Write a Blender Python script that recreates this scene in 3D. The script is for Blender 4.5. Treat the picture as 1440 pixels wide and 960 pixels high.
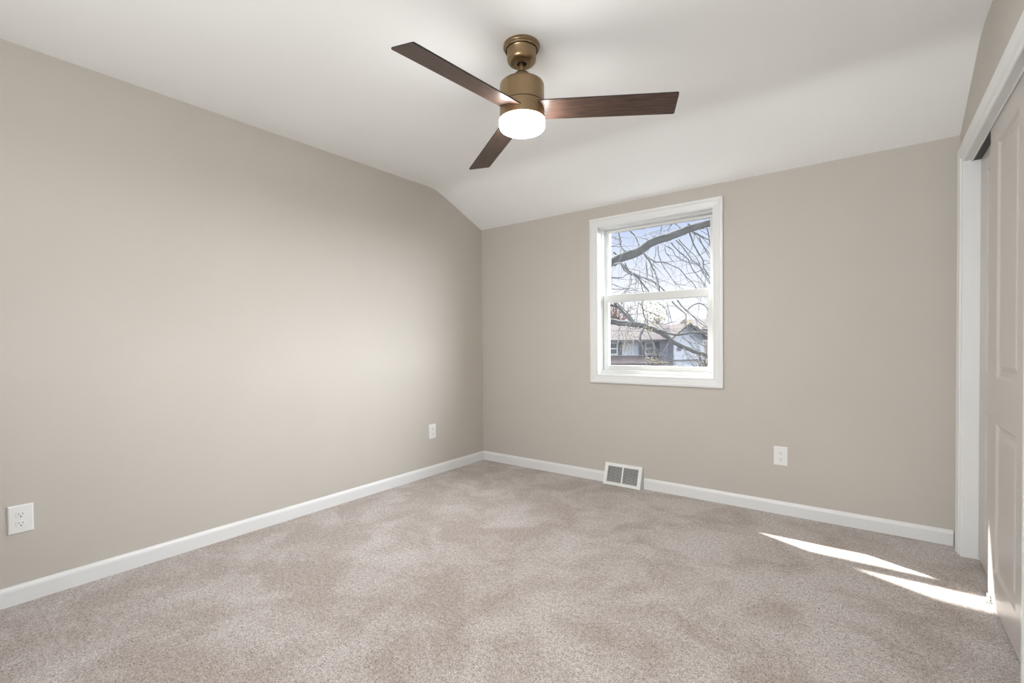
import bpy, bmesh, math, random
from mathutils import Vector, Matrix
random.seed(7)
C = bpy.context.scene.collection
for o in list(bpy.data.objects): bpy.data.objects.remove(o)
sc = bpy.context.scene

# ------------------------------------------------------------------ camera
F_PX, SHIFT_PX = 666.4307, 13.5183
YAW, PITCH, ROLL = math.radians(37.0657), math.radians(-0.977), math.radians(-0.5528)
EYE = Vector((2.9254, -3.4101, 1.1))
FWD = Vector((-math.sin(YAW)*math.cos(PITCH), math.cos(YAW)*math.cos(PITCH), math.sin(PITCH)))
RGT0 = Vector((math.cos(YAW), math.sin(YAW), 0)); UP0 = RGT0.cross(FWD)
RGT = RGT0*math.cos(ROLL) + UP0*math.sin(ROLL); UP = UP0*math.cos(ROLL) - RGT0*math.sin(ROLL)
cam = bpy.data.cameras.new('camera'); camo = bpy.data.objects.new('camera', cam); C.objects.link(camo)
cam.sensor_width = 36; cam.lens = F_PX/1440*36; cam.shift_y = SHIFT_PX/1440
cam.clip_start = 0.02; cam.clip_end = 500
m3 = Matrix((RGT, UP, -FWD)).transposed().to_4x4(); m3.translation = EYE
camo.matrix_world = m3
sc.camera = camo

def at(u, v, depth):
    """world point that lies `depth` metres in front of the lens along the viewing axis"""
    return EYE + (FWD + RGT*((u-720)/F_PX) - UP*((v-480-SHIFT_PX)/F_PX))*depth

# ------------------------------------------------------------------ colour management, world, sun, lamps
sc.view_settings.view_transform = 'Standard'; sc.view_settings.look = 'None'
sc.view_settings.gamma = 1; sc.view_settings.use_curve_mapping = False
sc.view_settings.exposure = 0.33

SKY_STRENGTH = 0.80
EAST_SKY_BOOST = 37.0                # glow added to the unseen side of the sky to brighten the left wall
SUN_STRENGTH = 17.0
REAR_POWER = 58.0
FAN_EMIT = 165.0
FAN_SIDE = 70.0

w = bpy.data.worlds.new('sky'); sc.world = w; w.use_nodes = True
nt = w.node_tree; nt.nodes.clear()
tc = nt.nodes.new('ShaderNodeTexCoord'); sep = nt.nodes.new('ShaderNodeSeparateXYZ')
rmp = nt.nodes.new('ShaderNodeValToRGB'); bg = nt.nodes.new('ShaderNodeBackground'); wo = nt.nodes.new('ShaderNodeOutputWorld')
nt.links.new(tc.outputs['Generated'], sep.inputs[0]); nt.links.new(sep.outputs['Z'], rmp.inputs[0])
dt = nt.nodes.new('ShaderNodeVectorMath'); dt.operation = 'DOT_PRODUCT'; dt.inputs[1].default_value = Vector((.72, .68, .12)).normalized()
mg = nt.nodes.new('ShaderNodeMapRange'); mg.interpolation_type = 'SMOOTHSTEP'
mg.inputs[1].default_value = .62; mg.inputs[2].default_value = .97; mg.inputs[3].default_value = 0; mg.inputs[4].default_value = EAST_SKY_BOOST
cl = nt.nodes.new('ShaderNodeVectorMath'); cl.operation = 'SCALE'; cl.inputs[0].default_value = (.95, 1.0, 1.06)
ad = nt.nodes.new('ShaderNodeVectorMath'); ad.operation = 'ADD'
nt.links.new(tc.outputs['Generated'], dt.inputs[0]); nt.links.new(dt.outputs['Value'], mg.inputs[0]); nt.links.new(mg.outputs[0], cl.inputs['Scale'])
nt.links.new(rmp.outputs[0], ad.inputs[0]); nt.links.new(cl.outputs[0], ad.inputs[1]); nt.links.new(ad.outputs[0], bg.inputs[0]); nt.links.new(bg.outputs[0], wo.inputs[0])
e = rmp.color_ramp.elements
e[0].position = 0.0; e[0].color = (1.2, 1.2, 1.24, 1)
e[1].position = 0.6; e[1].color = (0.26, 0.40, 0.80, 1)
q = e.new(0.09); q.color = (1.0, 1.0, 1.06, 1)
q = e.new(0.22); q.color = (0.60, 0.69, 0.93, 1)
bg.inputs[1].default_value = SKY_STRENGTH

sun = bpy.data.lights.new('sun', 'SUN'); suno = bpy.data.objects.new('sun', sun); C.objects.link(suno)
sun.energy = SUN_STRENGTH; sun.angle = math.radians(0.9); sun.color = (1.0, 0.97, 0.93)
suno.rotation_euler = Vector((1.0, -0.465, -1.0)).to_track_quat('-Z', 'Y').to_euler()
suno.location = (-8, 5, 9)

def area(name, loc, direction, sx, sy, power, col=(1, 1, 1)):
    l = bpy.data.lights.new(name, 'AREA'); l.shape = 'RECTANGLE'; l.size = sx; l.size_y = sy
    l.energy = power; l.color = col
    o = bpy.data.objects.new(name, l); C.objects.link(o); o.location = loc
    o.rotation_euler = Vector(direction).to_track_quat('-Z', 'Z').to_euler()
    return o
# fill lamp added behind the camera, outside an opening made for it
area('rear_fill_lamp', (2.05, -4.72, 1.42), (.5, 1, .5), 1.8, 1.35, REAR_POWER, (0.95, 0.99, 1.01))

# ------------------------------------------------------------------ materials
def mat(name, col, rough=0.5, metal=0.0, noise=None, bump=None, spec=None, coat=0, emit=None, wood=None):
    m = bpy.data.materials.new(name); m.use_nodes = True
    t = m.node_tree; b = t.nodes['Principled BSDF']
    b.inputs['Base Color'].default_value = (*col, 1); b.inputs['Roughness'].default_value = rough
    b.inputs['Metallic'].default_value = metal
    if spec is not None: b.inputs['Specular IOR Level'].default_value = spec
    if coat: b.inputs['Coat Weight'].default_value = coat; b.inputs['Coat Roughness'].default_value = 0.15
    tcn = t.nodes.new('ShaderNodeTexCoord')
    if noise:
        sc_, amt = noise
        n = t.nodes.new('ShaderNodeTexNoise'); n.inputs['Scale'].default_value = sc_; n.inputs['Detail'].default_value = 4
        t.links.new(tcn.outputs['Object'], n.inputs['Vector'])
        r = t.nodes.new('ShaderNodeMapRange'); r.inputs[1].default_value = .3; r.inputs[2].default_value = .7
        r.inputs[3].default_value = 1-amt; r.inputs[4].default_value = 1+amt
        t.links.new(n.outputs[0], r.inputs[0])
        mx = t.nodes.new('ShaderNodeVectorMath'); mx.operation = 'SCALE'; mx.inputs[0].default_value = col
        t.links.new(r.outputs[0], mx.inputs['Scale']); t.links.new(mx.outputs[0], b.inputs['Base Color'])
    if bump:
        sc_, st, dist = bump
        n = t.nodes.new('ShaderNodeTexNoise'); n.inputs['Scale'].default_value = sc_; n.inputs['Detail'].default_value = 3
        t.links.new(tcn.outputs['Object'], n.inputs['Vector'])
        bp = t.nodes.new('ShaderNodeBump'); bp.inputs['Strength'].default_value = st; bp.inputs['Distance'].default_value = dist
        t.links.new(n.outputs[0], bp.inputs['Height']); t.links.new(bp.outputs[0], b.inputs['Normal'])
    if emit:
        b.inputs['Emission Color'].default_value = (*emit[0], 1); b.inputs['Emission Strength'].default_value = emit[1]
    return m

M = {}
M['wall'] = mat('greige_wall_paint', (0.53, 0.492, 0.442), .75, noise=(3, .012), bump=(260, .12, .001), spec=.3)
M['ceiling'] = mat('flat_white_ceiling_paint', (0.90, 0.90, 0.885), .9, noise=(2, .01), bump=(200, .1, .001), spec=.2)
M['trim'] = mat('semi_gloss_white_trim_paint', (0.75, 0.75, 0.74), .35, noise=(6, .01), spec=.5)
M['vinyl'] = mat('white_window_vinyl', (0.66, 0.66, 0.645), .35, noise=(6, .01))
M['door'] = mat('greige_door_paint', (0.50, 0.465, 0.43), .32, noise=(5, .015))
M['plastic'] = mat('white_outlet_plastic', (0.78, 0.78, 0.76), .35, noise=(20, .01))
M['slot'] = mat('dark_slot', (0.03, 0.03, 0.03), .6, noise=(20, .1))
M['slotgrey'] = mat('grey_slot', (0.25, 0.25, 0.25), .6, noise=(20, .1))
M['register'] = mat('white_enamelled_steel', (0.78, 0.78, 0.75), .4, noise=(15, .01))
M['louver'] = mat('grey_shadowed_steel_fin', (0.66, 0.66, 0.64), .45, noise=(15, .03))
M['duct'] = mat('galvanised_duct_interior', (0.12, 0.12, 0.12), .5, noise=(15, .1))
M['track'] = mat('dark_closet_track', (0.05, 0.045, 0.045), .5, .5, noise=(10, .1))
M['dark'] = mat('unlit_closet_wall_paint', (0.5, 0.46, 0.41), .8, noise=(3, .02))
M['brass'] = mat('antique_brass', (0.285, 0.20, 0.115), .30, .92, noise=(14, .06), bump=(400, .03, .0005))
M['brassdark'] = mat('seam_gap', (0.03, 0.02, 0.015), .6, noise=(10, .1))
M['bladeedge'] = mat('near_black_blade_edge_banding', (0.015, 0.010, 0.008), .4, noise=(12, .1))
M['opalside'] = mat('frosted_opal_diffuser_side', (0.9, 0.9, 0.9), .4, emit=((0.99, 0.99, 0.98), FAN_SIDE), noise=(9, .01))
M['opal'] = mat('frosted_opal_diffuser', (0.9, 0.9, 0.9), .4, emit=((0.99, 0.99, 0.98), FAN_EMIT), noise=(9, .01))

def carpet():
    m = bpy.data.materials.new('beige_cut_pile_carpet'); m.use_nodes = True
    t = m.node_tree; b = t.nodes['Principled BSDF']; L = t.links.new
    b.inputs['Roughness'].default_value = .95; b.inputs['Specular IOR Level'].default_value = .1
    b.inputs['Sheen Weight'].default_value = .25; b.inputs['Sheen Roughness'].default_value = .6
    tcn = t.nodes.new('ShaderNodeTexCoord')
    def noise(scale, detail, rough=.6, dist=0):
        n = t.nodes.new('ShaderNodeTexNoise'); n.inputs['Scale'].default_value = scale; n.inputs['Detail'].default_value = detail
        n.inputs['Roughness'].default_value = rough; n.inputs['Distortion'].default_value = dist
        L(tcn.outputs['Object'], n.inputs['Vector']); return n
    fine = noise(170, 4, .8); mid = noise(60, 3, .6); big = noise(3.4, 6, .66, .5)
    cr = t.nodes.new('ShaderNodeValToRGB'); ee = cr.color_ramp.elements
    ee[0].position = .37; ee[0].color = (0.13, 0.10, 0.085, 1)
    ee[1].position = .64; ee[1].color = (0.90, 0.84, 0.80, 1)
    x = ee.new(.5); x.color = (0.535, 0.475, 0.44, 1)
    mixv = t.nodes.new('ShaderNodeMix'); mixv.data_type = 'FLOAT'; mixv.inputs[0].default_value = .22
    L(fine.outputs[0], mixv.inputs[2]); L(mid.outputs[0], mixv.inputs[3]); L(mixv.outputs[0], cr.inputs[0])
    # brushed pile: broad patches lean light grey or tan
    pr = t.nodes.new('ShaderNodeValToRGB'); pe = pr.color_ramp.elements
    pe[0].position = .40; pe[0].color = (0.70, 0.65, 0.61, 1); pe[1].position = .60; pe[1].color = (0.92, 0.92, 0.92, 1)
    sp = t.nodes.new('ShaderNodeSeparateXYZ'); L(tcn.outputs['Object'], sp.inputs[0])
    lay_light = t.nodes.new('ShaderNodeMapRange'); lay_light.interpolation_type = 'SMOOTHSTEP'       # vacuumed pile lighter to the right, plus brighter light there put into the colour
    lay_light.inputs[1].default_value = 1.2; lay_light.inputs[2].default_value = 2.3; lay_light.inputs[3].default_value = -.035; lay_light.inputs[4].default_value = .05
    L(sp.outputs['X'], lay_light.inputs[0]); bl = t.nodes.new('ShaderNodeMath'); bl.operation = 'ADD'
    L(big.outputs[0], bl.inputs[0]); L(lay_light.outputs[0], bl.inputs[1]); L(bl.outputs[0], pr.inputs[0])
    sx = t.nodes.new('ShaderNodeVectorMath'); sx.operation = 'MULTIPLY'
    L(cr.outputs[0], sx.inputs[0]); L(pr.outputs[0], sx.inputs[1]); L(sx.outputs[0], b.inputs['Base Color'])
    bp = t.nodes.new('ShaderNodeBump'); bp.inputs['Strength'].default_value = .7; bp.inputs['Distance'].default_value = .006
    L(mixv.outputs[0], bp.inputs['Height']); L(bp.outputs[0], b.inputs['Normal'])
    return m
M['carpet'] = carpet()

def walnut():
    m = bpy.data.materials.new('dark_walnut_blade'); m.use_nodes = True
    t = m.node_tree; b = t.nodes['Principled BSDF']; L = t.links.new
    tcn = t.nodes.new('ShaderNodeTexCoord'); mp = t.nodes.new('ShaderNodeMapping')
    mp.inputs['Scale'].default_value = (2.2, 26, 26); L(tcn.outputs['Object'], mp.inputs[0])
    n = t.nodes.new('ShaderNodeTexNoise'); n.inputs['Scale'].default_value = 5; n.inputs['Detail'].default_value = 6; L(mp.outputs[0], n.inputs[0])
    cr = t.nodes.new('ShaderNodeValToRGB'); ee = cr.color_ramp.elements
    ee[0].position = .3; ee[0].color = (0.032, 0.018, 0.013, 1); ee[1].position = .72; ee[1].color = (0.11, 0.062, 0.044, 1)
    L(n.outputs[0], cr.inputs[0]); L(cr.outputs[0], b.inputs['Base Color'])
    b.inputs['Roughness'].default_value = .38
    bp = t.nodes.new('ShaderNodeBump'); bp.inputs['Strength'].default_value = .15; bp.inputs['Distance'].default_value = .001
    L(n.outputs[0], bp.inputs['Height']); L(bp.outputs[0], b.inputs['Normal'])
    return m
M['walnut'] = walnut()

def glass():
    m = bpy.data.materials.new('window_glass'); m.use_nodes = True
    t = m.node_tree; t.nodes.clear()
    o = t.nodes.new('ShaderNodeOutputMaterial'); mx = t.nodes.new('ShaderNodeMixShader')
    tr = t.nodes.new('ShaderNodeBsdfTransparent'); gl = t.nodes.new('ShaderNodeBsdfGlossy'); lw = t.nodes.new('ShaderNodeLayerWeight'); fr = t.nodes.new('ShaderNodeMapRange')
    lw.inputs[0].default_value = .5; t.links.new(lw.outputs['Facing'], fr.inputs[0]); fr.inputs[1].default_value = .45; fr.inputs[2].default_value = 1.0; fr.inputs[3].default_value = .012; fr.inputs[4].default_value = .20; tr.inputs[0].default_value = (.97, .98, .98, 1); gl.inputs['Roughness'].default_value = .02
    tl = t.nodes.new('ShaderNodeBsdfTranslucent'); tl.inputs[0].default_value = (.9, .93, 1, 1); m2 = t.nodes.new('ShaderNodeMixShader'); m2.inputs[0].default_value = .006
    t.links.new(tr.outputs[0], m2.inputs[1]); t.links.new(tl.outputs[0], m2.inputs[2])
    t.links.new(fr.outputs[0], mx.inputs[0]); t.links.new(m2.outputs[0], mx.inputs[1]); t.links.new(gl.outputs[0], mx.inputs[2])
    t.links.new(mx.outputs[0], o.inputs[0]); return m
M['glass'] = glass()
M['bark'] = mat('grey_brown_bark', (0.075, 0.075, 0.07), .9, noise=(9, .25), bump=(40, .6, .01))
M['twig'] = mat('pinkish_brown_twigs', (0.13, 0.09, 0.075), .9, noise=(4, .2))
M['leafy'] = mat('yellow_green_leaf', (0.22, 0.18, 0.05), .7, noise=(3, .25))
M['leafo'] = mat('orange_brown_leaf', (0.24, 0.12, 0.065), .7, noise=(3, .25))
M['leafg'] = mat('olive_green_leaf', (0.12, 0.13, 0.05), .7, noise=(3, .25))
M['siding'] = mat('white_house_siding', (0.50, 0.51, 0.54), .7, noise=(1, .03))
M['siding2'] = mat('pinkish_brick_wall', (0.36, 0.29, 0.27), .85, noise=(2, .15))
M['roof'] = mat('brown_asphalt_shingles', (0.07, 0.053, 0.047), .9, noise=(3, .12))
M['roofdark'] = mat('porch_roof_shingles', (0.10, 0.068, 0.055), .9, noise=(3, .12))
M['shutter'] = mat('dark_brown_shutter', (0.10, 0.08, 0.08), .6, noise=(3, .1))
M['pane'] = mat('dark_window_pane', (0.10, 0.11, 0.12), .15, noise=(1, .2))
M['wire'] = mat('black_cable', (0.06, 0.06, 0.06), .6, noise=(3, .1))
M['gutter'] = mat('dark_gutter', (0.13, 0.11, 0.11), .5, noise=(3, .1))
M['grass'] = mat('winter_grass', (0.08, 0.085, 0.06), .95, noise=(.6, .2))

# ------------------------------------------------------------------ mesh helpers
def mesh(name, bm, m, parent=None, smooth=False, bev=0, loc=None, segs=2):
    bmesh.ops.recalc_face_normals(bm, faces=bm.faces)
    me = bpy.data.meshes.new(name); bm.to_mesh(me); bm.free()
    for mm in (m if isinstance(m, (list, tuple)) else [m]): me.materials.append(mm)
    o = bpy.data.objects.new(name, me); C.objects.link(o)
    if parent: o.parent = parent
    if loc: o.location = loc
    if smooth:
        for p in me.polygons: p.use_smooth = True
    if bev:
        b = o.modifiers.new('bevel', 'BEVEL'); b.width = bev; b.segments = segs; b.limit_method = 'ANGLE'; b.angle_limit = math.radians(40)
    return o
def box(bm, a, b):
    x0, y0, z0 = a; x1, y1, z1 = b
    v = [bm.verts.new(p) for p in ((x0,y0,z0),(x1,y0,z0),(x1,y1,z0),(x0,y1,z0),(x0,y0,z1),(x1,y0,z1),(x1,y1,z1),(x0,y1,z1))]
    for f in ((0,3,2,1),(4,5,6,7),(0,1,5,4),(1,2,6,5),(2,3,7,6),(3,0,4,7)): bm.faces.new([v[i] for i in f])
def prism(bm, poly, f0, f1):
    """poly: list of 2-d points; f0, f1: map a 2-d point to the two end caps"""
    A = [bm.verts.new(f0(p)) for p in poly]; B = [bm.verts.new(f1(p)) for p in poly]; n = len(poly)
    bm.faces.new(A); bm.faces.new(B[::-1])
    for i in range(n): bm.faces.new((A[i], A[(i+1) % n], B[(i+1) % n], B[i]))
def lathe(bm, prof, c=(0, 0), n=64):
    rings = []
    for r, z in prof:
        rings.append([bm.verts.new((c[0]+r*math.cos(2*math.pi*i/n), c[1]+r*math.sin(2*math.pi*i/n), z)) for i in range(n)] if r > 1e-6 else [bm.verts.new((c[0], c[1], z))])
    for a, b in zip(rings, rings[1:]):
        for i in range(n):
            j = (i+1) % n
            if len(a) == 1 and len(b) == 1: continue
            if len(a) == 1: bm.faces.new((a[0], b[i], b[j]))
            elif len(b) == 1: bm.faces.new((a[i], b[0], a[j]))
            else: bm.faces.new((a[i], b[i], b[j], a[j]))
def tube(bm, pts, radii, n=6):
    pts = [Vector(p) for p in pts]; rings = []
    for i, p in enumerate(pts):
        d = (pts[min(i+1, len(pts)-1)] - pts[max(i-1, 0)]).normalized()
        a = d.cross(Vector((0, 0, 1)));
        if a.length < .05: a = d.cross(Vector((0, 1, 0)))
        a.normalize(); b = d.cross(a)
        rings.append([bm.verts.new(p + (a*math.cos(2*math.pi*k/n) + b*math.sin(2*math.pi*k/n))*radii[i]) for k in range(n)])
    for r0, r1 in zip(rings, rings[1:]):
        for k in range(n): bm.faces.new((r0[k], r0[(k+1) % n], r1[(k+1) % n], r1[k]))
    bm.faces.new(rings[0][::-1]); bm.faces.new(rings[-1])
def nb(): return bmesh.new()
def structure(o): o['kind'] = 'structure'; return o
def tag(o, label, cat, group=None):
    o['label'] = label; o['category'] = cat
    if group: o['group'] = group
    return o
def empty(name, loc=(0, 0, 0), rz=0):
    o = bpy.data.objects.new(name, None); C.objects.link(o); o.location = loc; o.rotation_euler = (0, 0, rz); o.empty_display_size = .1
    return o

# ------------------------------------------------------------------ room shell
W, H, K, S, YR = 3.30, 2.4025, 2.1628, 0.5817, -4.55      # width, flat ceiling, knee height, slope start, rear wall
TH = 0.15
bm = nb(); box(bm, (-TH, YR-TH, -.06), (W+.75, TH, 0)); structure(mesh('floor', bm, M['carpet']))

# left wall (profile follows the sloped ceiling)
def wall_profile(y0): return [(y0, -.05), (TH, -.05), (TH, K-.03), (0, K+.03), (-S, H+.03), (y0, H+.03)]
bm = nb(); prism(bm, [(YR-TH, -.05), (0, -.05), (0, K+.01), (-S, H+.01), (YR-TH, H+.01)], lambda p: (-TH, p[0], p[1]), lambda p: (0, p[0], p[1]))
structure(mesh('wall_left', bm, M['wall']))

# ceiling: flat part, softly rounded break, slope down to the back wall
prof = [(YR-TH, H)]
sl = (K-H)/S; r = .09
prof += [(-S-r, H)]
for k in range(1, 8):
    s = k/8; y = -S-r+2*r*s
    prof.append((y, H + sl*r*s*s))
prof += [(-S+r, H+sl*r)]
prof += [(0.0, K), (TH, K+sl*TH), (TH, H+.2), (YR-TH, H+.2)]
bm = nb(); prism(bm, prof, lambda p: (-TH, p[0], p[1]), lambda p: (W+.75, p[0], p[1]))
structure(mesh('ceiling', bm, M['ceiling']))

# back wall with the window hole
OX0, OX1, OZ0, OZ1 = 1.205, 2.077, 0.845, 2.008      # rough opening seen inside the casing
DW = .155                                             # wall depth
bm = nb()
box(bm, (0, 0, -.05), (OX0, DW, K+.02)); box(bm, (OX1, 0, -.05), (W+.75, DW, K+.02))
box(bm, (OX0, 0, -.05), (OX1, DW, OZ0)); box(bm, (OX0, 0, OZ1), (OX1, DW, K+.02))
structure(mesh('wall_back', bm, M['wall']))

bm = nb(); prism(bm, [(DW, 2.70), (.50, 2.677), (.50, 2.82), (DW, 2.95)], lambda p: (-.6, p[0], p[1]), lambda p: (W+1.2, p[0], p[1]))
box(bm, (-.6, .10, K+.02), (W+1.2, DW, 2.95))
structure(mesh('trim_5', bm, M['trim']))             # unseen eave, added outside and shaped to cut back the sun patch
# rear wall (behind the camera) with an opening added for the fill lamp
bm = nb()
rx0, rx1, rz0, rz1 = 1.15, 2.95, .75, 2.10
box(bm, (-TH, YR-TH, -.05), (rx0, YR, H+.02)); box(bm, (rx1, YR-TH, -.05), (W+.75, YR, H+.02))
box(bm, (rx0, YR-TH, -.05), (rx1, YR, rz0)); box(bm, (rx0, YR-TH, rz1), (rx1, YR, H+.02))
structure(mesh('wall_front', bm, M['wall']))

# right wall with the closet opening
CY0, CY1, CZ = -1.36, -.150, 1.987                   # opening between the jambs, header height
bm = nb()
WT = .12
prism(bm, [(0, 0), (0, K+.01), (-S, H+.01), (YR, H+.01), (YR, 0), (CY0-.017, 0), (CY0-.017, CZ+.013), (CY1+.017, CZ+.013), (CY1+.017, 0)],
      lambda p: (W, p[0], p[1]), lambda p: (W+WT, p[0], p[1]))
structure(mesh('wall_right', bm, M['wall']))
bm = nb()
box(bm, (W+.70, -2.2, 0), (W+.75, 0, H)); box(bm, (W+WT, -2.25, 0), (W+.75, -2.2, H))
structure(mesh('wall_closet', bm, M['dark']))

# baseboards: profiled section, broken where the register stands
bp = [(0, 0), (.0125, 0), (.0125, .062), (.0105, .070), (.006, .076), (.004, .0812), (0, .0812)]
bm = nb(); prism(bm, bp, lambda p: (p[0], YR, p[1]), lambda p: (p[0], -p[0], p[1])); structure(mesh('baseboard_left', bm, M['trim']))
bm = nb()
prism(bm, bp, lambda p: (p[0], -p[0], p[1]), lambda p: (1.268, -p[0], p[1]))
prism(bm, bp, lambda p: (1.580, -p[0], p[1]), lambda p: (W-.018, -p[0], p[1]))
structure(mesh('baseboard_back', bm, M['trim']))
bm = nb()
prism(bm, bp, lambda p: (W-p[0], YR, p[1]), lambda p: (W-p[0], CY0-.105, p[1]))
structure(mesh('baseboard_right', bm, M['trim']))

# ------------------------------------------------------------------ closet: casing, jamb, doors
CW = .072
def frame_sweep(bm, prof, path):
    """prof: (across, out) points; path: list of (point, across_dir, out_dir) stations"""
    rings = [[bm.verts.new(Vector(p) + Vector(a)*x + Vector(o)*y) for x, y in prof] for p, a, o in path]
    n = len(prof)
    for r0, r1 in zip(rings, rings[1:]):
        for k in range(n): bm.faces.new((r0[k], r0[(k+1) % n], r1[(k+1) % n], r1[k]))
    bm.faces.new(rings[0][::-1]); bm.faces.new(rings[-1])
cp = [(0, 0), (0, .003), (.003, .006), (.018, .008), (.026, .0135), (.032, .0150), (.058, .0170), (.064, .0190), (CW, .0190), (CW, 0)]
o3 = (-1, 0, 0)
zi = CZ - .003
bm = nb()
frame_sweep(bm, cp, [((W, CY1+.002, 0), (0, 1, 0), o3), ((W, CY1+.002, zi), (0, 1, 1), o3), ((W, CY0-.002, zi), (0, -1, 1), o3), ((W, CY0-.002, 0), (0, -1, 0), o3)])
structure(mesh('trim_1', bm, M['trim']))                        # casing round the closet opening
bm = nb()
box(bm, (W-.002, CY1-.0, 0), (W+WT, CY1+.018, CZ)); box(bm, (W-.002, CY0-.018, 0), (W+WT, CY0, CZ)); box(bm, (W-.002, CY0-.018, CZ-.004), (W+WT, CY1+.018, CZ+.014))
structure(mesh('trim_2', bm, M['trim']))                        # jambs and head
DZ = 1.979
bm = nb()
box(bm, (W+.024, CY0, CZ-.011), (W+.029, CY1, CZ-.004))
structure(mesh('trim_3', bm, M['trim']))                       # lip of the sliding door track
bm = nb()
box(bm, (W+.029, CY0, CZ-.007), (W+.105, CY1, CZ-.004)); box(bm, (W+.1, CY0, CZ-.035), (W+.105, CY1, CZ-.012))
structure(mesh('trim_4', bm, M['track']))                       # track channel

def closet_door(name, xf, y0, y1, z0, z1, sa=.12, sb=.12):
    """two-panel moulded door; face at x = xf looking towards -x"""
    t = .026
    panels = [(.150, .757), (.942, z1-.093)]
    bm = nb()
    ys = [y0, y0+sa, y1-sb, y1]
    zs = [z0, panels[0][0], panels[0][1], panels[1][0], panels[1][1], z1]
    V = {}
    for i, y in enumerate(ys):
        for j, z in enumerate(zs): V[i, j] = bm.verts.new((xf, y, z))
    B = {}
    for i, y in enumerate(ys):
        for j, z in enumerate(zs): B[i, j] = bm.verts.new((xf+t, y, z))
    for i in range(3):
        for j in range(5):
            bm.faces.new((B[i, j], B[i+1, j], B[i+1, j+1], B[i, j+1]))
            if i == 1 and j in (1, 3): continue
            bm.faces.new((V[i, j], V[i+1, j], V[i+1, j+1], V[i, j+1]))
    for j in range(5):
        bm.faces.new((V[0, j], V[0, j+1], B[0, j+1], B[0, j])); bm.faces.new((V[3, j], V[3, j+1], B[3, j+1], B[3, j]))
    for i in range(3):
        bm.faces.new((V[i, 0], V[i+1, 0], B[i+1, 0], B[i, 0])); bm.faces.new((V[i, 5], V[i+1, 5], B[i+1, 5], B[i, 5]))
    root = structure(mesh(name, bm, M['door'], bev=.0025))
    for (za, zb) in panels:
        bm = nb()
        # nested rings: sticking ogee down, flat, raised field
        steps = [(0, 0), (.003, .002), (.010, .0075), (.016, .0095), (.030, .0095), (.050, .0035), (.054, .0030)]
        rings = []
        for ins, dep in steps:
            rings.append([bm.verts.new((xf+dep, y, z)) for y, z in ((ys[1]+ins, za+ins), (ys[2]-ins, za+ins), (ys[2]-ins, zb-ins), (ys[1]+ins, zb-ins))])
        for a, b in zip(rings, rings[1:]):
            for k in range(4): bm.faces.new((a[k], a[(k+1) % 4], b[(k+1) % 4], b[k]))
        bm.faces.new(rings[-1])
        mesh('door_panel', bm, M['door'], root)
    return root
closet_door('door_1', W+.0300, -1.215, -.578, .012, DZ, .15, .143)
closet_door('door_2', W+.0580, -.80, CY1-.002, .012, DZ, .143, .143)

# little plastic floor guide between the two doors
bm = nb(); gx, gy = W+.0545, -.664
box(bm, (W+.008, gy+.002, .001), (W+.10, gy+.034, .007)); box(bm, (W+.0562, gy+.002, .007), (W+.0576, gy+.034, .026)); box(bm, (W+.020, gy+.004, .007), (W+.0265, gy+.030, .030))
tag(mesh('door_guide', bm, M['plastic'], bev=.001), 'small white plastic floor guide on the carpet at the edge of the sliding closet door', 'door guide')

# ------------------------------------------------------------------ window
win = structure(empty('window_1', (1.64, 0, .85)))
def wmesh(name, bm, m, parent=win, **k):
    o = mesh(name, bm, m, parent, **k)
    inv = Vector((1.64, 0, .85))
    if parent is win: o.location = -inv
    return o
wc = [(0, 0), (0, .008), (.004, .0105), (.010, .011), (.014, .0095), (.020, .0105), (.044, .0135), (.049, .018), (.060, .0185), (.067, .016), (.067, 0)]
ix0, ix1, iz0, iz1 = 1.210, 2.071, .848, 2.004
bm = nb()
P4 = [((ix0, 0, iz0), (-1, 0, -1)), ((ix1, 0, iz0), (1, 0, -1)), ((ix1, 0, iz1), (1, 0, 1)), ((ix0, 0, iz1), (-1, 0, 1))]
rings = [[bm.verts.new(Vector(p) + Vector(a)*x + Vector((0, -1, 0))*y) for x, y in wc] for p, a in P4]
n = len(wc)
for i in range(4):
    r0, r1 = rings[i], rings[(i+1) % 4]
    for k in range(n-1): bm.faces.new((r0[k], r0[k+1], r1[k+1], r1[k]))
    bm.faces.new((r0[n-1], r0[0], r1[0], r1[n-1]))
wmesh('window_casing', bm, M['trim'])
def rectframe(bm, x0, x1, z0, z1, wl, wr, wb, wt, y0, y1):
    box(bm, (x0, y0, z0), (x0+wl, y1, z1)); box(bm, (x1-wr, y0, z0), (x1, y1, z1))
    box(bm, (x0+wl, y0, z0), (x1-wr, y1, z0+wb)); box(bm, (x0+wl, y0, z1-wt), (x1-wr, y1, z1))
bm = nb(); rectframe(bm, OX0, OX1, OZ0, OZ1, .006, .006, .006, .006, -.001, .055); wmesh('jamb_liner', bm, M['trim'])
bm = nb(); rectframe(bm, OX0, OX1, OZ0, OZ1, .014, .014, .034, .014, .055, .155)
box(bm, (OX0+.014, .100, OZ0+.034), (OX0+.024, .105, OZ1-.014)); box(bm, (OX1-.024, .100, OZ0+.034), (OX1-.014, .105, OZ1-.014))
wmesh('window_frame', bm, M['vinyl'], bev=.0015)
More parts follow.
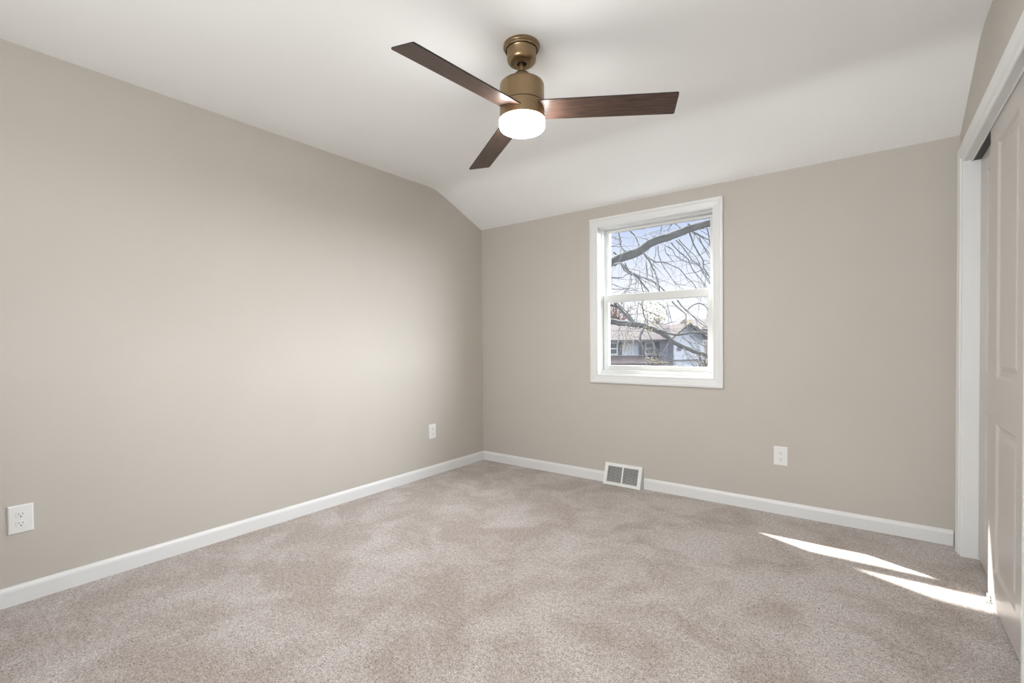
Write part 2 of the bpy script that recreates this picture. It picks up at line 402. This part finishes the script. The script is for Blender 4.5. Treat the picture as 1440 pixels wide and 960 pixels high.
# lower sash (room side) and upper sash (outer track)
lx0, lx1 = OX0+.016, OX1-.007-.009
bm = nb(); rectframe(bm, lx0, lx1, OZ0+.036, 1.472, .044, .044, .036, .058, .068, .098); 
ls = wmesh('lower_sash', bm, M['vinyl'], bev=.003)
bm = nb(); box(bm, (lx0+.042, .081, .918), (lx1-.042, .085, 1.416)); g = mesh('glass_pane', bm, M['glass'], ls)
bm = nb(); rectframe(bm, lx0, lx1, 1.418, OZ1-.016, .036, .036, .045, .022, .107, .137)
us = wmesh('upper_sash', bm, M['vinyl'], bev=.003)
bm = nb(); box(bm, (lx0+.034, .120, 1.460), (lx1-.034, .124, 1.973)); mesh('glass_pane', bm, M['glass'], us)

# ------------------------------------------------------------------ outlets
def outlet():
    root = empty('wall_outlet')
    # local frame: plate in the x-z plane, facing -y
    bm = nb(); pw, ph = .0395, .0605
    rings = []
    for ins, d in ((0, 0), (0, .003), (.002, .0050), (.005, .0062)):
        rings.append([bm.verts.new((x, -d, z)) for x, z in ((-pw+ins, -ph+ins), (pw-ins, -ph+ins), (pw-ins, ph-ins), (-pw+ins, ph-ins))])
    for a, b in zip(rings, rings[1:]):
        for k in range(4): bm.faces.new((a[k], a[(k+1) % 4], b[(k+1) % 4], b[k]))
    bm.faces.new(rings[-1]); bm.faces.new(rings[0][::-1])
    mesh('cover_plate', bm, M['plastic'], root)
    bm = nb(); lathe(bm, [(0, 0), (.0030, 0), (.0030, .0012), (.0018, .0018), (0, .0018)], n=16)
    bmesh.ops.rotate(bm, verts=bm.verts, cent=(0, 0, 0), matrix=Matrix.Rotation(math.radians(90), 3, 'X'))
    bmesh.ops.translate(bm, verts=bm.verts, vec=(0, -.0060, 0)); mesh('screw', bm, M['plastic'], root)
    for sz in (.0195, -.0195):
        bm = nb(); nseg = 32; A = []; B = []
        for k in range(nseg):
            a = 2*math.pi*k/nseg; x = .0172*math.cos(a); z = max(-.0138, min(.0138, .0172*math.sin(a)))
            A.append(bm.verts.new((x, -.0055, sz+z))); B.append(bm.verts.new((x*.97, -.0082, sz+z*.97)))
        bm.faces.new(B)
        for k in range(nseg): bm.faces.new((A[k], A[(k+1) % nseg], B[(k+1) % nseg], B[k]))
        bmesh.ops.remove_doubles(bm, verts=bm.verts, dist=1e-6)
        rc = mesh('receptacle', bm, M['plastic'], root)
        for sx_, hh in ((-.0063, .0042), (.0063, .0036)):
            bm = nb(); box(bm, (sx_-.0012, -.0086, sz+.0035-hh), (sx_+.0012, -.0078, sz+.0035+hh)); mesh('slot', bm, M['slotgrey'], rc)
        bm = nb(); lathe(bm, [(0, 0), (.0026, 0), (.0026, .0008), (0, .0008)], n=16)
        bmesh.ops.rotate(bm, verts=bm.verts, cent=(0, 0, 0), matrix=Matrix.Rotation(math.radians(90), 3, 'X'))
        bmesh.ops.translate(bm, verts=bm.verts, vec=(0, -.0078, sz-.0075)); mesh('ground_hole', bm, M['slot'], rc)
    return root
def dup(o, parent=None):
    c = o.copy(); C.objects.link(c)
    if parent: c.parent = parent
    for ch in list(o.children): dup(ch, c)
    return c
o1 = outlet(); o1.location = (2.4765, 0, .368)
tag(o1, 'white duplex outlet on the window wall, low down to the right of the window', 'outlet')
o2 = dup(o1); o2.location = (0, -3.070, .362); o2.rotation_euler = (0, 0, math.radians(90))
tag(o2, 'white duplex outlet on the left wall nearest the camera, at the photo\'s left edge', 'outlet')
o3_ = dup(o1); o3_.location = (0, -.656, .367); o3_.rotation_euler = (0, 0, math.radians(90))
tag(o3_, 'white duplex outlet on the left wall close to the far corner of the room', 'outlet')

# ------------------------------------------------------------------ baseboard register
VX0, VX1, VZ, VB, VT = 1.271, 1.571, .160, .068, .012
reg = empty('air_register', ((VX0+VX1)/2, 0, 0))
tag(reg, 'white slanted floor register with grey louvers against the window wall baseboard', 'air vent')
hw = (VX1-VX0)/2
def sl_pt(x, s, d=0):     # s: 0 bottom .. 1 top along the slanted face, d: inwards
    L = Vector((0, -VT+VB, VZ)).normalized(); nrm = Vector((0, L.z, -L.y))
    p = Vector((x, -VB, .004)).lerp(Vector((x, -VT, VZ)), s) + nrm*d
    return p
bm = nb()
def slab(bm, x0, x1, s0, s1, d0, d1):
    v = [bm.verts.new(sl_pt(x, s, d)) for d in (d0, d1) for s in (s0, s1) for x in (x0, x1)]
    for f in ((0,1,3,2),(4,6,7,5),(0,4,5,1),(2,3,7,6),(0,2,6,4),(1,5,7,3)): bm.faces.new([v[i] for i in f])
e_ = .0275; sa, sb = .14, .86
slab(bm, -hw, -hw+e_, 0, 1, 0, .004); slab(bm, hw-e_, hw, 0, 1, 0, .004)
slab(bm, -hw+e_, hw-e_, 0, sa, 0, .004); slab(bm, -hw+e_, hw-e_, sb, 1, 0, .004)
slab(bm, -.006, .006, sa, sb, -.0005, .006)
mesh('register_frame', bm, M['register'], reg, bev=.001)
for sgn in (-1, 1):
    bm = nb(); x0, x1 = (hw-.003, hw) if sgn > 0 else (-hw, -hw+.003)
    prism(bm, [(-VB+.001, .002), (-.001, .002), (-.001, VZ-.002), (-VT, VZ-.002)], lambda p: (x0, p[0], p[1]), lambda p: (x1, p[0], p[1]))
    mesh('end_cheek', bm, M['register'], reg)
bm = nb(); box(bm, (-hw, -VT, VZ-.003), (hw, -.001, VZ)); mesh('top_flange', bm, M['register'], reg)
for x0, x1 in ((-hw+e_, -.006), (.006, hw-e_)):
    nf = 11
    bm = nb()
    for k in range(nf):
        s = sa + (k+.5)/nf*(sb-sa)
        v = [bm.verts.new(p) for p in (sl_pt(x0, s-.018, .0015), sl_pt(x1, s-.018, .0015), sl_pt(x1, s+.009, .008), sl_pt(x0, s+.009, .008))]
        v2 = [bm.verts.new(q.co + Vector((0, .0007, .0003))) for q in v]
        bm.faces.new(v); bm.faces.new(v2[::-1])
        for i in range(4): bm.faces.new((v[i], v[(i+1) % 4], v2[(i+1) % 4], v2[i]))
    mesh('louver_grille', bm, M['louver'], reg)
bm = nb(); slab(bm, -hw+.01, hw-.01, .06, .94, .014, .015); mesh('damper_plate', bm, M['duct'], reg)

# ------------------------------------------------------------------ ceiling fan
FX, FY = 1.702, -1.700
fan = empty('ceiling_fan', (FX, FY, H))
tag(fan, 'antique brass ceiling fan with three dark walnut blades and a lit round white light', 'ceiling fan')
def fl(name, prof, m, parent=fan, **k):
    bm = nb(); lathe(bm, [(r_, z_-H) for r_, z_ in prof]); return mesh(name, bm, m, parent, smooth=True, **k)
def sm(o, ang=35):
    e_ = o.modifiers.new('edges', 'EDGE_SPLIT'); e_.split_angle = math.radians(ang); return o
sm(fl('canopy', [(0, H-.0005), (.0795, H-.0005), (.0795, 2.392), (.0775, 2.389), (.0745, 2.388), (.0735, 2.384), (.0725, 2.379), (.0700, 2.380), (.0690, 2.390), (.0662, 2.390), (.0662, 2.378), (.0640, 2.374), (.0635, 2.342), (.0615, 2.334), (.056, 2.327), (.049, 2.3235), (.044, 2.3225), (.041, 2.325), (.0385, 2.3225), (.030, 2.321), (.0215, 2.323), (.0205, 2.340), (0, 2.340)], M['brass']), 28)
sm(fl('hanger_ball', [(0, 2.339), (.0195, 2.338), (.0195, 2.331), (.014, 2.327), (0, 2.326)], M['brassdark']))
sm(fl('downrod', [(0, 2.335), (.0122, 2.335), (.0122, 2.270), (0, 2.270)], M['brass']))
sm(fl('yoke_cover', [(0, 2.2865), (.018, 2.2865), (.026, 2.284), (.033, 2.278), (.037, 2.270), (.037, 2.236), (0, 2.236)], M['brass']))
sm(fl('motor_housing', [(0, 2.240), (.080, 2.240), (.088, 2.2385), (.094, 2.234), (.0970, 2.228), (.0977, 2.220), (.0977, 2.1445), (.0, 2.1445)], M['brass']), 50)
sm(fl('seam_ring', [(0, 2.1446), (.0950, 2.1446), (.0950, 2.1412), (0, 2.1412)], M['brassdark']))
sm(fl('switch_housing', [(0, 2.1413), (.0977, 2.1413), (.0977, 2.0765), (0, 2.0765)], M['brass']))
dif = sm(fl('light_diffuser', [(0, 2.0768), (.1000, 2.0766), (.1003, 2.072), (.1000, 2.052), (.097, 2.043), (.091, 2.038), (.080, 2.0355), (.05, 2.034), (0, 2.0335)], [M['opalside'], M['opal']]), 60)
for p in dif.data.polygons:
    if p.normal.z < -.8: p.material_index = 1
dif['label'] = 'glowing white frosted diffuser'
PH0, TAU, RB, WTIP, WRT = -1.606, -.233, .652, .124, .118
def blade_mesh(k):
    bm = nb(); n = 20; th = .0055
    top, bot = [], []
    outline = []
    r0, r1 = .072, RB
    stn = [(r0, WRT/2)]
    for i in range(1, n): s = i/n; stn.append((r0+(r1-r0)*s, (WRT+(WTIP-WRT)*s)/2))
    up = [(r_, h_) for r_, h_ in stn]
    cr = .006
    tip = [(r1-cr, WTIP/2), (r1-cr*.3, WTIP/2-cr*.3), (r1, WTIP/2-cr)]
    outline = up + tip + [(r_, -h_) for r_, h_ in (tip+[])[::-1]] + [(r_, -h_) for r_, h_ in up[::-1]]
    def put(r_, s_, dz):
        return (r_, s_*math.cos(TAU) + math.sin(-TAU)*dz, s_*math.sin(TAU) + dz*math.cos(TAU) - .025*(r_/RB))
    T = [bm.verts.new(put(r_, s_-.002, th/2)) for r_, s_ in outline]; B = [bm.verts.new(put(r_, s_-.002, -th/2)) for r_, s_ in outline]
    bm.faces.new(T[::-1]) if False else None
    m_ = len(outline); half = m_//2
    for i in range(half-1):
        j = m_-1-i
        bm.faces.new((T[i], T[i+1], T[j-1], T[j])); bm.faces.new((B[j], B[j-1], B[i+1], B[i]))
    for i in range(m_): bm.faces.new((T[i], T[(i+1) % m_], B[(i+1) % m_], B[i])).material_index = 1
    bmesh.ops.remove_doubles(bm, verts=bm.verts, dist=1e-6)
    return bm
for k in range(3):
    o = mesh('blade', blade_mesh(k), [M['walnut'], M['bladeedge']], fan)
    o.location = (0, 0, 2.120-H); o.rotation_euler = (0, 0, PH0 + k*2*math.pi/3)

# ------------------------------------------------------------------ outdoors
GZ = -4.0
bm = nb(); v = [bm.verts.new(p) for p in ((-160, 1.0, GZ), (120, 1.0, GZ), (120, 220, GZ), (-160, 220, GZ))]; bm.faces.new(v)
bmesh.ops.solidify(bm, geom=bm.faces, thickness=.2)
structure(mesh('ground', bm, M['grass']))

def zpx(u, v, d): return at(u, v, d).z
def localx(u, d): return (u-720)/F_PX*d
def house_frame(name, d):
    """Empty on the ground, straight ahead of the lens at distance d, x along the street"""
    p = EYE + Vector((FWD.x, FWD.y, 0)).normalized()*d
    o = empty(name, (p.x, p.y, GZ), YAW)
    return o
def hz(u, v, d): return at(u, v, d).z - GZ
# white house across the street
d = 42.0
hs = house_frame('house', d)
tag(hs, 'white two-storey house with a brown shingle roof across the street', 'house')
X = lambda u: localx(u, d)
Zp = lambda v, u=930: hz(u, v, d)
ev, rg = Zp(478, 890), Zp(454, 890)
bm = nb(); box(bm, (X(790), 0, 0), (X(950), 7, ev)); mesh('wall', bm, M['siding'], hs)
bm = nb(); prism(bm, [(-.5, ev-.15), (-.5, ev+.02), (3.6, rg), (7.6, ev+.02), (7.6, ev-.15), (3.6, rg-.2)], lambda p: (X(786), p[0], p[1]), lambda p: (X(956), p[0], p[1])); mesh('roof', bm, M['roof'], hs)
bm = nb(); box(bm, (X(786), -.62, ev-.16), (X(942), -.5, ev+.03)); mesh('gutter', bm, M['gutter'], hs)
# gable wing
g0, g1, ga = X(941), X(982), X(961.5)
ge, gt = Zp(472, 960), Zp(454.5, 960)
bm = nb(); prism(bm, [(g0, 0), (g1, 0), (g1, ge), (ga, gt-.12), (g0, ge)], lambda p: (p[0], -1.2, p[1]), lambda p: (p[0], 7, p[1])); mesh('gable_wall', bm, M['siding'], hs)
bm = nb(); prism(bm, [(g0-.35, ge-.25), (ga, gt), (g1+.35, ge-.25), (g1+.35, ge-.38), (ga, gt-.16), (g0-.35, ge-.38)], lambda p: (p[0], -1.55, p[1]), lambda p: (p[0], 7, p[1])); mesh('gable_roof', bm, M['roof'], hs)
bm = nb(); box(bm, (X(947), -1.24, Zp(493)), (X(951.5), -1.19, Zp(487))); mesh('vent', bm, M['gutter'], hs)
bm = nb(); box(bm, (X(928), -1.3, Zp(506.5)), (X(982), -1.2, Zp(505))); mesh('belt_course', bm, M['gutter'], hs)
# windows with shutters
for u0, u1 in ((856, 868.5), (907, 920)):
    z0, z1 = Zp(498), Zp(481)
    bm = nb(); fx0, fx1 = X(u0), X(u1); t = .1
    rectframe(bm, fx0, fx1, z0, z1, t, t, t, t, -.08, .02); box(bm, (fx0, -.08, (z0+z1)/2-.05), (fx1, .02, (z0+z1)/2+.05))
    f = mesh('window', bm, M['vinyl'], hs)
    bm = nb(); box(bm, (fx0+t, -.03, z0+t), (fx1-t, .01, z1-t)); mesh('pane', bm, M['pane'], f)
for u0, u1 in ((869.5, 874.5), (899.5, 906), (921, 927)):
    bm = nb(); box(bm, (X(u0), -.07, Zp(498.5)), (X(u1), .01, Zp(480.5))); mesh('shutter', bm, M['shutter'], hs)
# porch roof
bm = nb(); prism(bm, [(-2.6, Zp(508)-.1), (-2.6, Zp(508)), (.02, Zp(499.5)), (.02, Zp(499.5)-.25)], lambda p: (X(790), p[0], p[1]), lambda p: (X(927), p[0], p[1])); mesh('porch_roof', bm, M['roofdark'], hs)
bm = nb(); box(bm, (X(790), -2.3, 0), (X(927), 0, Zp(508)-.1)); mesh('porch_wall', bm, M['siding2'], hs)

# brick house further right
d2 = 50.5
h2 = house_frame('brick_house', d2); tag(h2, 'pinkish brick house partly hidden by the right window jamb', 'house')
X2 = lambda u: localx(u, d2); Z2 = lambda v: hz(990, v, d2)
bm = nb(); box(bm, (X2(980), 0, 0), (X2(1120), 8, Z2(463))); mesh('wall', bm, M['siding2'], h2)
bm = nb(); prism(bm, [(-.5, Z2(463)-.1), (-.5, Z2(463)+.05), (4, Z2(446)), (8.5, Z2(463)+.05), (8.5, Z2(463)-.1)], lambda p: (X2(981), p[0], p[1]), lambda p: (X2(1125), p[0], p[1])); mesh('roof', bm, M['roof'], h2)
for (ua, ub, va, vb) in ((984, 990, 481, 472), (983, 992, 514, 505)):
    bm = nb(); rectframe(bm, X2(ua), X2(ub), Z2(va), Z2(vb), .07, .07, .07, .07, -.06, .02); f = mesh('window', bm, M['vinyl'], h2)
    bm = nb(); box(bm, (X2(ua)+.07, -.03, Z2(va)+.07), (X2(ub)-.07, .01, Z2(vb)-.07)); mesh('pane', bm, M['pane'], f)

# overhead cables
def cable(v0, v1, dd, rad, sag, label):
    a, b = at(823.5, v0, dd), at(1060, v1, dd+1); pts = []
    for i in range(17):
        s = i/16; p = a.lerp(b, s); p.z -= sag*4*s*(1-s); pts.append(p)
    bm = nb(); tube(bm, pts, [rad]*17, 6); return tag(mesh('power_line', bm, M['wire'], smooth=True), label, 'cable')
cable(464, 463.5, 18, .009, .05, 'upper thin black overhead cable crossing in front of the white house roof')
cable(506, 505, 18, .008, .03, 'lower thin black overhead cable crossing in front of the white house wall')

pb = at(818, 480, 18.0); pole = empty('utility_pole', (pb.x, pb.y, GZ)); tag(pole, 'brown wooden utility pole carrying the two cables, left of the window view', 'pole')
bm = nb(); tube(bm, [(0, 0, 0), (0, 0, 4), (0, 0, at(818, 440, 18).z-GZ)], [.15, .13, .11], 12); mesh('shaft', bm, M['bark'], pole, smooth=True)
# ---- bare shade tree close to the window
tree = empty('shade_tree', tuple(at(760, 520, 7.2).xy) + (GZ,))
tag(tree, 'large bare grey-barked tree with limbs crossing just outside the window', 'tree')
TB = tree.location.copy()
def sub(p): return Vector(p) - TB
def z4(x, y): return (850+x/8, 300+y/8)
def z5(x, y): return (850+x/8, 410+y/8)
def limb(bm, pix, d0, d1, r0, r1, n=6, wob=0.0):
    pts, rad = [], []; m_ = len(pix)
    # Catmull-Rom through the stations
    P = [sub(at(u, v, d0+(d1-d0)*i/(m_-1))) for i, (u, v) in enumerate(pix)]
    for i in range(m_-1):
        p0, p1, p2, p3 = P[max(i-1, 0)], P[i], P[i+1], P[min(i+2, m_-1)]
        for s in (0, .34, .67):
            q = .5*((2*p1) + (p2-p0)*s + (2*p0-5*p1+4*p2-p3)*s*s + (3*p1-p0-3*p2+p3)*s**3)
            pts.append(q + Vector([random.uniform(-wob, wob) for _ in range(3)])); rad.append(r0+(r1-r0)*(i+s)/(m_-1))
    pts.append(P[-1]); rad.append(r1)
    tube(bm, pts, rad, n); return pts
bm = nb()
# trunk, hidden left of the window, with the two main limbs springing from it
tube(bm, [(0, 0, 0), (.03, 0, 1.5), (0, .02, 3.2), (.05, 0, 4.8), (.0, .1, 6.6), (-.3, .3, 8.5)], [.24, .2, .18, .15, .11, .06], 12)
trk = lambda z: at(760, 520, 7.2).xy.to_3d() + Vector((0, 0, z))
def from_trunk(z, pix, d1, r0):   # connect trunk to first station
    a = sub(trk(z)); b = sub(at(*pix, d1)); return [a, a.lerp(b, .35)+Vector((0, 0, .1)), a.lerp(b, .7)+Vector((0, 0, .05)), b]
# limb A
A = [(800, 396), (838, 378), z4(70, 560), z4(180, 500), z4(330, 450), z4(450, 385), z4(540, 320), z4(680, 275), z4(800, 235), z4(940, 180), z4(1060, 140), z4(1200, 105), (1040, 300), (1100, 280), (1180, 262), (1260, 230)]
limb(bm, A, 7.0, 5.6, .072, .034, 10, .006)
c_ = from_trunk(1.75+.2-GZ-.0, (800, 396), 7.0, .09); tube(bm, [sub(trk(1.6)), sub(at(775, 405, 7.15)), sub(at(800, 396, 7.0))], [.10, .085, .072], 10)
# limb B
B = [(800, 442), (835, 448), z5(70, 330), z5(160, 350), z5(260, 362), z5(400, 372), z5(500, 405), z5(600, 440), z5(700, 505), z5(790, 575), z5(900, 625), z5(1000, 668), z5(1120, 705), (1012, 508), (1060, 530), (1130, 540), (1200, 530)]
limb(bm, B, 7.4, 6.2, .048, .022, 8, .006)
tube(bm, [sub(trk(1.35)), sub(at(778, 440, 7.4)), sub(at(800, 442, 7.4))], [.07, .055, .048], 8)
limb(bm, [z5(600, 425), z5(740, 475), z5(880, 480), z5(1000, 460), z5(1180, 470), (1040, 470)], 6.8, 6.0, .022, .012, 6, .004)
limb(bm, [z5(60, 150), z5(150, 165), z5(220, 240), z5(300, 330), z5(400, 375)], 7.6, 7.0, .03, .012, 6, .004)
mesh('trunk', bm, M['bark'], tree, smooth=True)
bm = nb()
tw = [ # traced branchlets in the upper light
 ([z4(440,440), z4(500,520), z4(560,640), z4(600,760), z4(620,880)], .014),
 ([z4(440,440), z4(560,540), z4(660,550), z4(840,620), z4(920,710), z4(1000,790), z4(1035,855)], .010),
 ([z4(470,490), z4(470,560), z4(485,650), z4(480,740)], .010),
 ([z4(80,580), z4(180,560), z4(230,640), z4(320,690), z4(440,720), z4(560,770), z4(690,880)], .013),
 ([z4(190,560), z4(240,610), z4(300,680), z4(380,720), z4(440,800), z4(500,880)], .016),
 ([z4(230,560), z4(280,650), z4(360,690), z4(400,760), z4(440,890)], .012),
 ([z4(290,200), z4(350,260), z4(380,330), z4(400,380)], .012),
 ([z4(350,260), z4(400,270), z4(500,300)], .007),
 ([z4(160,220), z4(185,310), z4(190,370), z4(240,430)], .010),
 ([z4(60,265), z4(120,270), z4(200,310)], .008),
 ([z4(60,370), z4(150,370), z4(200,400), z4(230,430)], .008),
 ([z4(100,440), z4(160,490), z4(190,560), z4(260,640)], .014),
 ([z4(440,160), z4(500,210), z4(560,270)], .007),
 ([z4(650,130), z4(630,200), z4(600,280)], .007),
 ([z4(770,110), z4(730,160), z4(715,220)], .007),
 ([z4(790,110), z4(850,150), z4(900,180)], .011),
 ([z4(950,180), z4(1000,330), z4(1050,430), z4(1110,530), z4(1120,620), z4(1190,720)], .013),
 ([z4(1070,270), z4(1120,380), z4(1190,500)], .010),
 ([z4(980,200), z4(1080,250), z4(1160,290), z4(1230,300)], .016),
 ([z4(680,330), z4(690,430), z4(740,500), z4(780,550)], .008),
 ([z4(700,370), z4(760,400), z4(810,480), z4(920,540), z4(1060,590), z4(1160,700)], .008),
 ([z4(750,330), z4(850,440), z4(940,520), z4(1000,640), z4(1100,760), z4(1150,830)], .009),
 ([z4(800,300), z4(900,400), z4(980,520), z4(1080,600), z4(1190,780)], .009),
 ([z4(830,290), z4(960,420), z4(1040,500), z4(1100,660), z4(1195,800)], .008),
 ([z4(605,360), z4(610,460), z4(660,590), z4(740,700), z4(800,800)], .008),
 ([z4(580,370), z4(570,480), z4(545,600), z4(540,720)], .006),
 ([z4(800,790), z4(900,800), z4(980,760), z4(1080,780), z4(1140,830)], .006),
 ([z4(1110,530), z4(1160,530), z4(1200,580)], .008),
 ([z4(60,720), z4(200,720), z4(260,680), z4(370,690), z4(470,740), z4(580,790)], .010),
 ([z4(60,790), z4(130,810), z4(240,850), z4(310,870)], .007),
 ([z4(60,850), z4(200,850), z4(330,840)], .006),
 ([z4(310,730), z4(280,830), z4(190,910)], .007),
 ([z4(100,590), z4(80,680), z4(75,740)], .007),
 ([z4(1120,110), z4(1160,180), z4(1180,300), z4(1200,420)], .012),
 ([z4(940,120), z4(1010,160), z4(1100,170), z4(1200,170)], .012),
 # lower light
 ([z5(110,130), z5(200,210), z5(290,300), z5(330,350)], .012),
 ([z5(150,130), z5(240,220), z5(330,330)], .010),
 ([z5(300,130), z5(290,250), z5(300,340)], .008),
 ([z5(380,120), z5(370,240), z5(360,350)], .008),
 ([z5(420,120), z5(440,250), z5(460,340), z5(400,480)], .011),
 ([z5(460,375), z5(430,450), z5(390,560), z5(440,660), z5(470,760), z5(510,825)], .014),
 ([z5(400,480), z5(420,590), z5(450,680)], .010),
 ([z5(180,390), z5(160,480), z5(155,620)], .008),
 ([z5(240,380), z5(280,500), z5(330,560), z5(300,700)], .006),
 ([z5(480,440), z5(530,540), z5(560,640), z5(600,820)], .008),
 ([z5(700,120), z5(730,240), z5(760,350)], .007),
 ([z5(820,100), z5(900,190), z5(1010,290), z5(1090,360), z5(1160,400)], .010),
 ([z5(760,110), z5(840,190), z5(920,260), z5(910,360), z5(960,440)], .010),
 ([z5(940,200), z5(1000,150), z5(1080,130), z5(1150,180), z5(1190,240)], .009),
 ([z5(620,140), z5(690,190), z5(700,260)], .006),
 ([z5(960,480), z5(1000,530), z5(1100,600), z5(1180,620)], .011),
 ([z5(880,510), z5(950,570), z5(1020,640), z5(1090,660)], .008),
 ([z5(620,690), z5(700,730), z5(780,770), z5(800,820)], .008),
 ([z5(730,560), z5(690,640), z5(640,690)], .006),
 ([z5(890,640), z5(930,720), z5(1000,830)], .008),
 ([z5(740,700), z5(760,760), z5(800,800)], .005),
 ([z5(960,680), z5(1000,760), z5(1050,830)], .007),
 ([z5(560,300), z5(630,380), z5(720,480)], .008),
 ([z5(1030,390), z5(1100,440), z5(1180,480)], .010),
 ([z5(1060,330), z5(1100,400), z5(1190,380)], .008),
]
rnd = random.Random(3)
ends = []
rx = random.Random(21)
for _ in range(44):      # the rest of the crown, right of and below the part seen through the panes
    u, v = rx.uniform(1025, 1230), rx.uniform(270, 500); du = rx.uniform(8, 26); dv_ = rx.uniform(-12, 24)
    tw.append(([(u+du*i+rx.uniform(-6, 6), v+dv_*i+rx.uniform(-6, 6)) for i in range(5)], rx.uniform(.007, .014)))
for pix, r0 in tw:
    dd = rnd.uniform(5.9, 7.1); dv = rnd.uniform(-.5, .5)
    pts = limb(bm, pix, dd, dd+dv, r0, r0*.55, 5, .004)
    ends.append((pts, r0))
# finer side twigs
for pts, r0 in ends:
    for _ in range(4):
        i = rnd.randrange(1, len(pts)-1); p = pts[i]; d_ = (pts[i]-pts[i-1]).normalized()
        d_ = (d_ + Vector((rnd.uniform(-.9, .9), rnd.uniform(-.9, .9), rnd.uniform(-.7, .7)))).normalized()
        Ls = rnd.uniform(.25, .7); q = [p]; r_ = [r0*.35]
        for s in range(4):
            d_ = (d_ + Vector([rnd.uniform(-.3, .3) for _ in range(3)])).normalized(); q.append(q[-1] + d_*Ls/4); r_.append(max(.0018, r0*.35*(1-s/4)))
        tube(bm, q, r_, 4)
mesh('branches', bm, M['bark'], tree, smooth=True)

def leaf_cluster(bm, centre, radius, count, size, rnd):
    for _ in range(count):
        while True:
            v_ = Vector([rnd.uniform(-1, 1) for _ in range(3)])
            if v_.length <= 1: break
        p = centre + Vector((v_.x*radius[0], v_.y*radius[0], v_.z*radius[1]))
        a = Vector([rnd.uniform(-1, 1) for _ in range(3)]).normalized(); b = a.cross(Vector([rnd.uniform(-1, 1) for _ in range(3)])).normalized()
        s = size*rnd.uniform(.6, 1.3)
        v = [bm.verts.new(p + q_) for q_ in (-a*s, b*s*.45, a*s, -b*s*.45)]; bm.faces.new(v)
bm = nb()
for (x, y, rx, rz, n_, dd) in ((550, 230, .22, .16, 110, 6.8), (420, 160, .1, .1, 20, 6.8), (340, 400, .12, .06, 25, 7.0), (520, 420, .12, .06, 30, 6.7), (210, 610, .14, .12, 40, 7.1),
                               (530, 730, .14, .1, 45, 6.6), (640, 810, .14, .05, 25, 6.4), (1130, 760, .12, .1, 30, 6.3), (930, 350, .08, .06, 16, 6.3), (260, 500, .16, .1, 30, 7.0)):
    leaf_cluster(bm, sub(at(*z5(x, y), dd)), (rx, rz), n_, .016, rnd)
lf = mesh('leaves', bm, M['leafy'], tree); lf['kind'] = 'stuff'; lf['label'] = 'sparse yellow-green autumn leaves'

# ---- twiggy background trees in front of the house
def bush_tree(name, u, v_base, v_top, dd, spread, seed, mt, leafm, nleaf, label, nbr=46, k=1.0):
    rn = random.Random(seed); base = at(u, v_base, dd); ht = at(u, v_top, dd).z - GZ
    root = empty(name, (base.x, base.y, GZ)); tag(root, label, 'tree')
    bm = nb(); tips = []
    tube(bm, [(0, 0, 0), (.05, 0, ht*.3), (0, .05, ht*.62)], [.16*k, .12*k, .07*k], 8)
    for _ in range(nbr):
        z0 = ht*rn.uniform(.3, .62); a = rn.uniform(0, 6.28); up = rn.uniform(.5, 1.6)
        d_ = Vector((math.cos(a), math.sin(a), up)).normalized(); L_ = (ht-z0)*rn.uniform(.6, 1.0)*spread; q = [Vector((0, 0, z0))]; rr = [.04*k]
        for s in range(6):
            d_ = (d_ + Vector([rn.uniform(-.28, .28) for _ in range(3)]) + Vector((0, 0, .08))).normalized(); q.append(q[-1] + d_*L_/6); rr.append((.04*(1-(s+1)/7)+.004)*k)
        tube(bm, q, rr, 4)
        for _ in range(6):
            i = rn.randrange(2, 6); p = q[i]; e2 = (d_ + Vector([rn.uniform(-1, 1) for _ in range(3)])).normalized(); s_ = [p]
            for _k in range(3): e2 = (e2 + Vector([rn.uniform(-.35, .35) for _ in range(3)])).normalized(); s_.append(s_[-1] + e2*L_*.1)
            tube(bm, s_, [.012*k, .010*k, .008*k, .005*k], 3); tips.append(s_[-1]); tips.append(s_[1])
    mesh('trunk', bm, mt, root)
    bm = nb()
    for _ in range(nleaf):
        p = rn.choice(tips); leaf_cluster(bm, p, (.3*k, .3*k), 1, .07*k, rn)
    l_ = mesh('leaves', bm, leafm, root); l_['kind'] = 'stuff'
    return root
bush_tree('background_tree', 864, 500, 398, 68, .75, 11, M['twig'], M['leafo'], 700, 'reddish twiggy tree with orange leaves behind the left end of the white house', 44, 2.2)
bush_tree('background_tree', 912, 500, 412, 56, .7, 12, M['twig'], M['leafy'], 300, 'low twiggy tree with yellowish leaves behind the middle of the white house', 36, 2.0)
bush_tree('background_tree', 992, 500, 440, 23, .6, 13, M['twig'], M['leafg'], 160, 'twiggy tree with olive leaves before the brick house at the right', 22, .8)

# ------------------------------------------------------------------ families of repeats
for o in bpy.data.objects:
    if o.parent is None:
        if o.get('category') == 'outlet': o['group'] = 'white duplex wall outlets'
        elif o.name.startswith('background_tree'): o['group'] = 'twiggy trees around the houses outside'
        elif o.get('category') == 'cable': o['group'] = 'overhead cables outside the window'
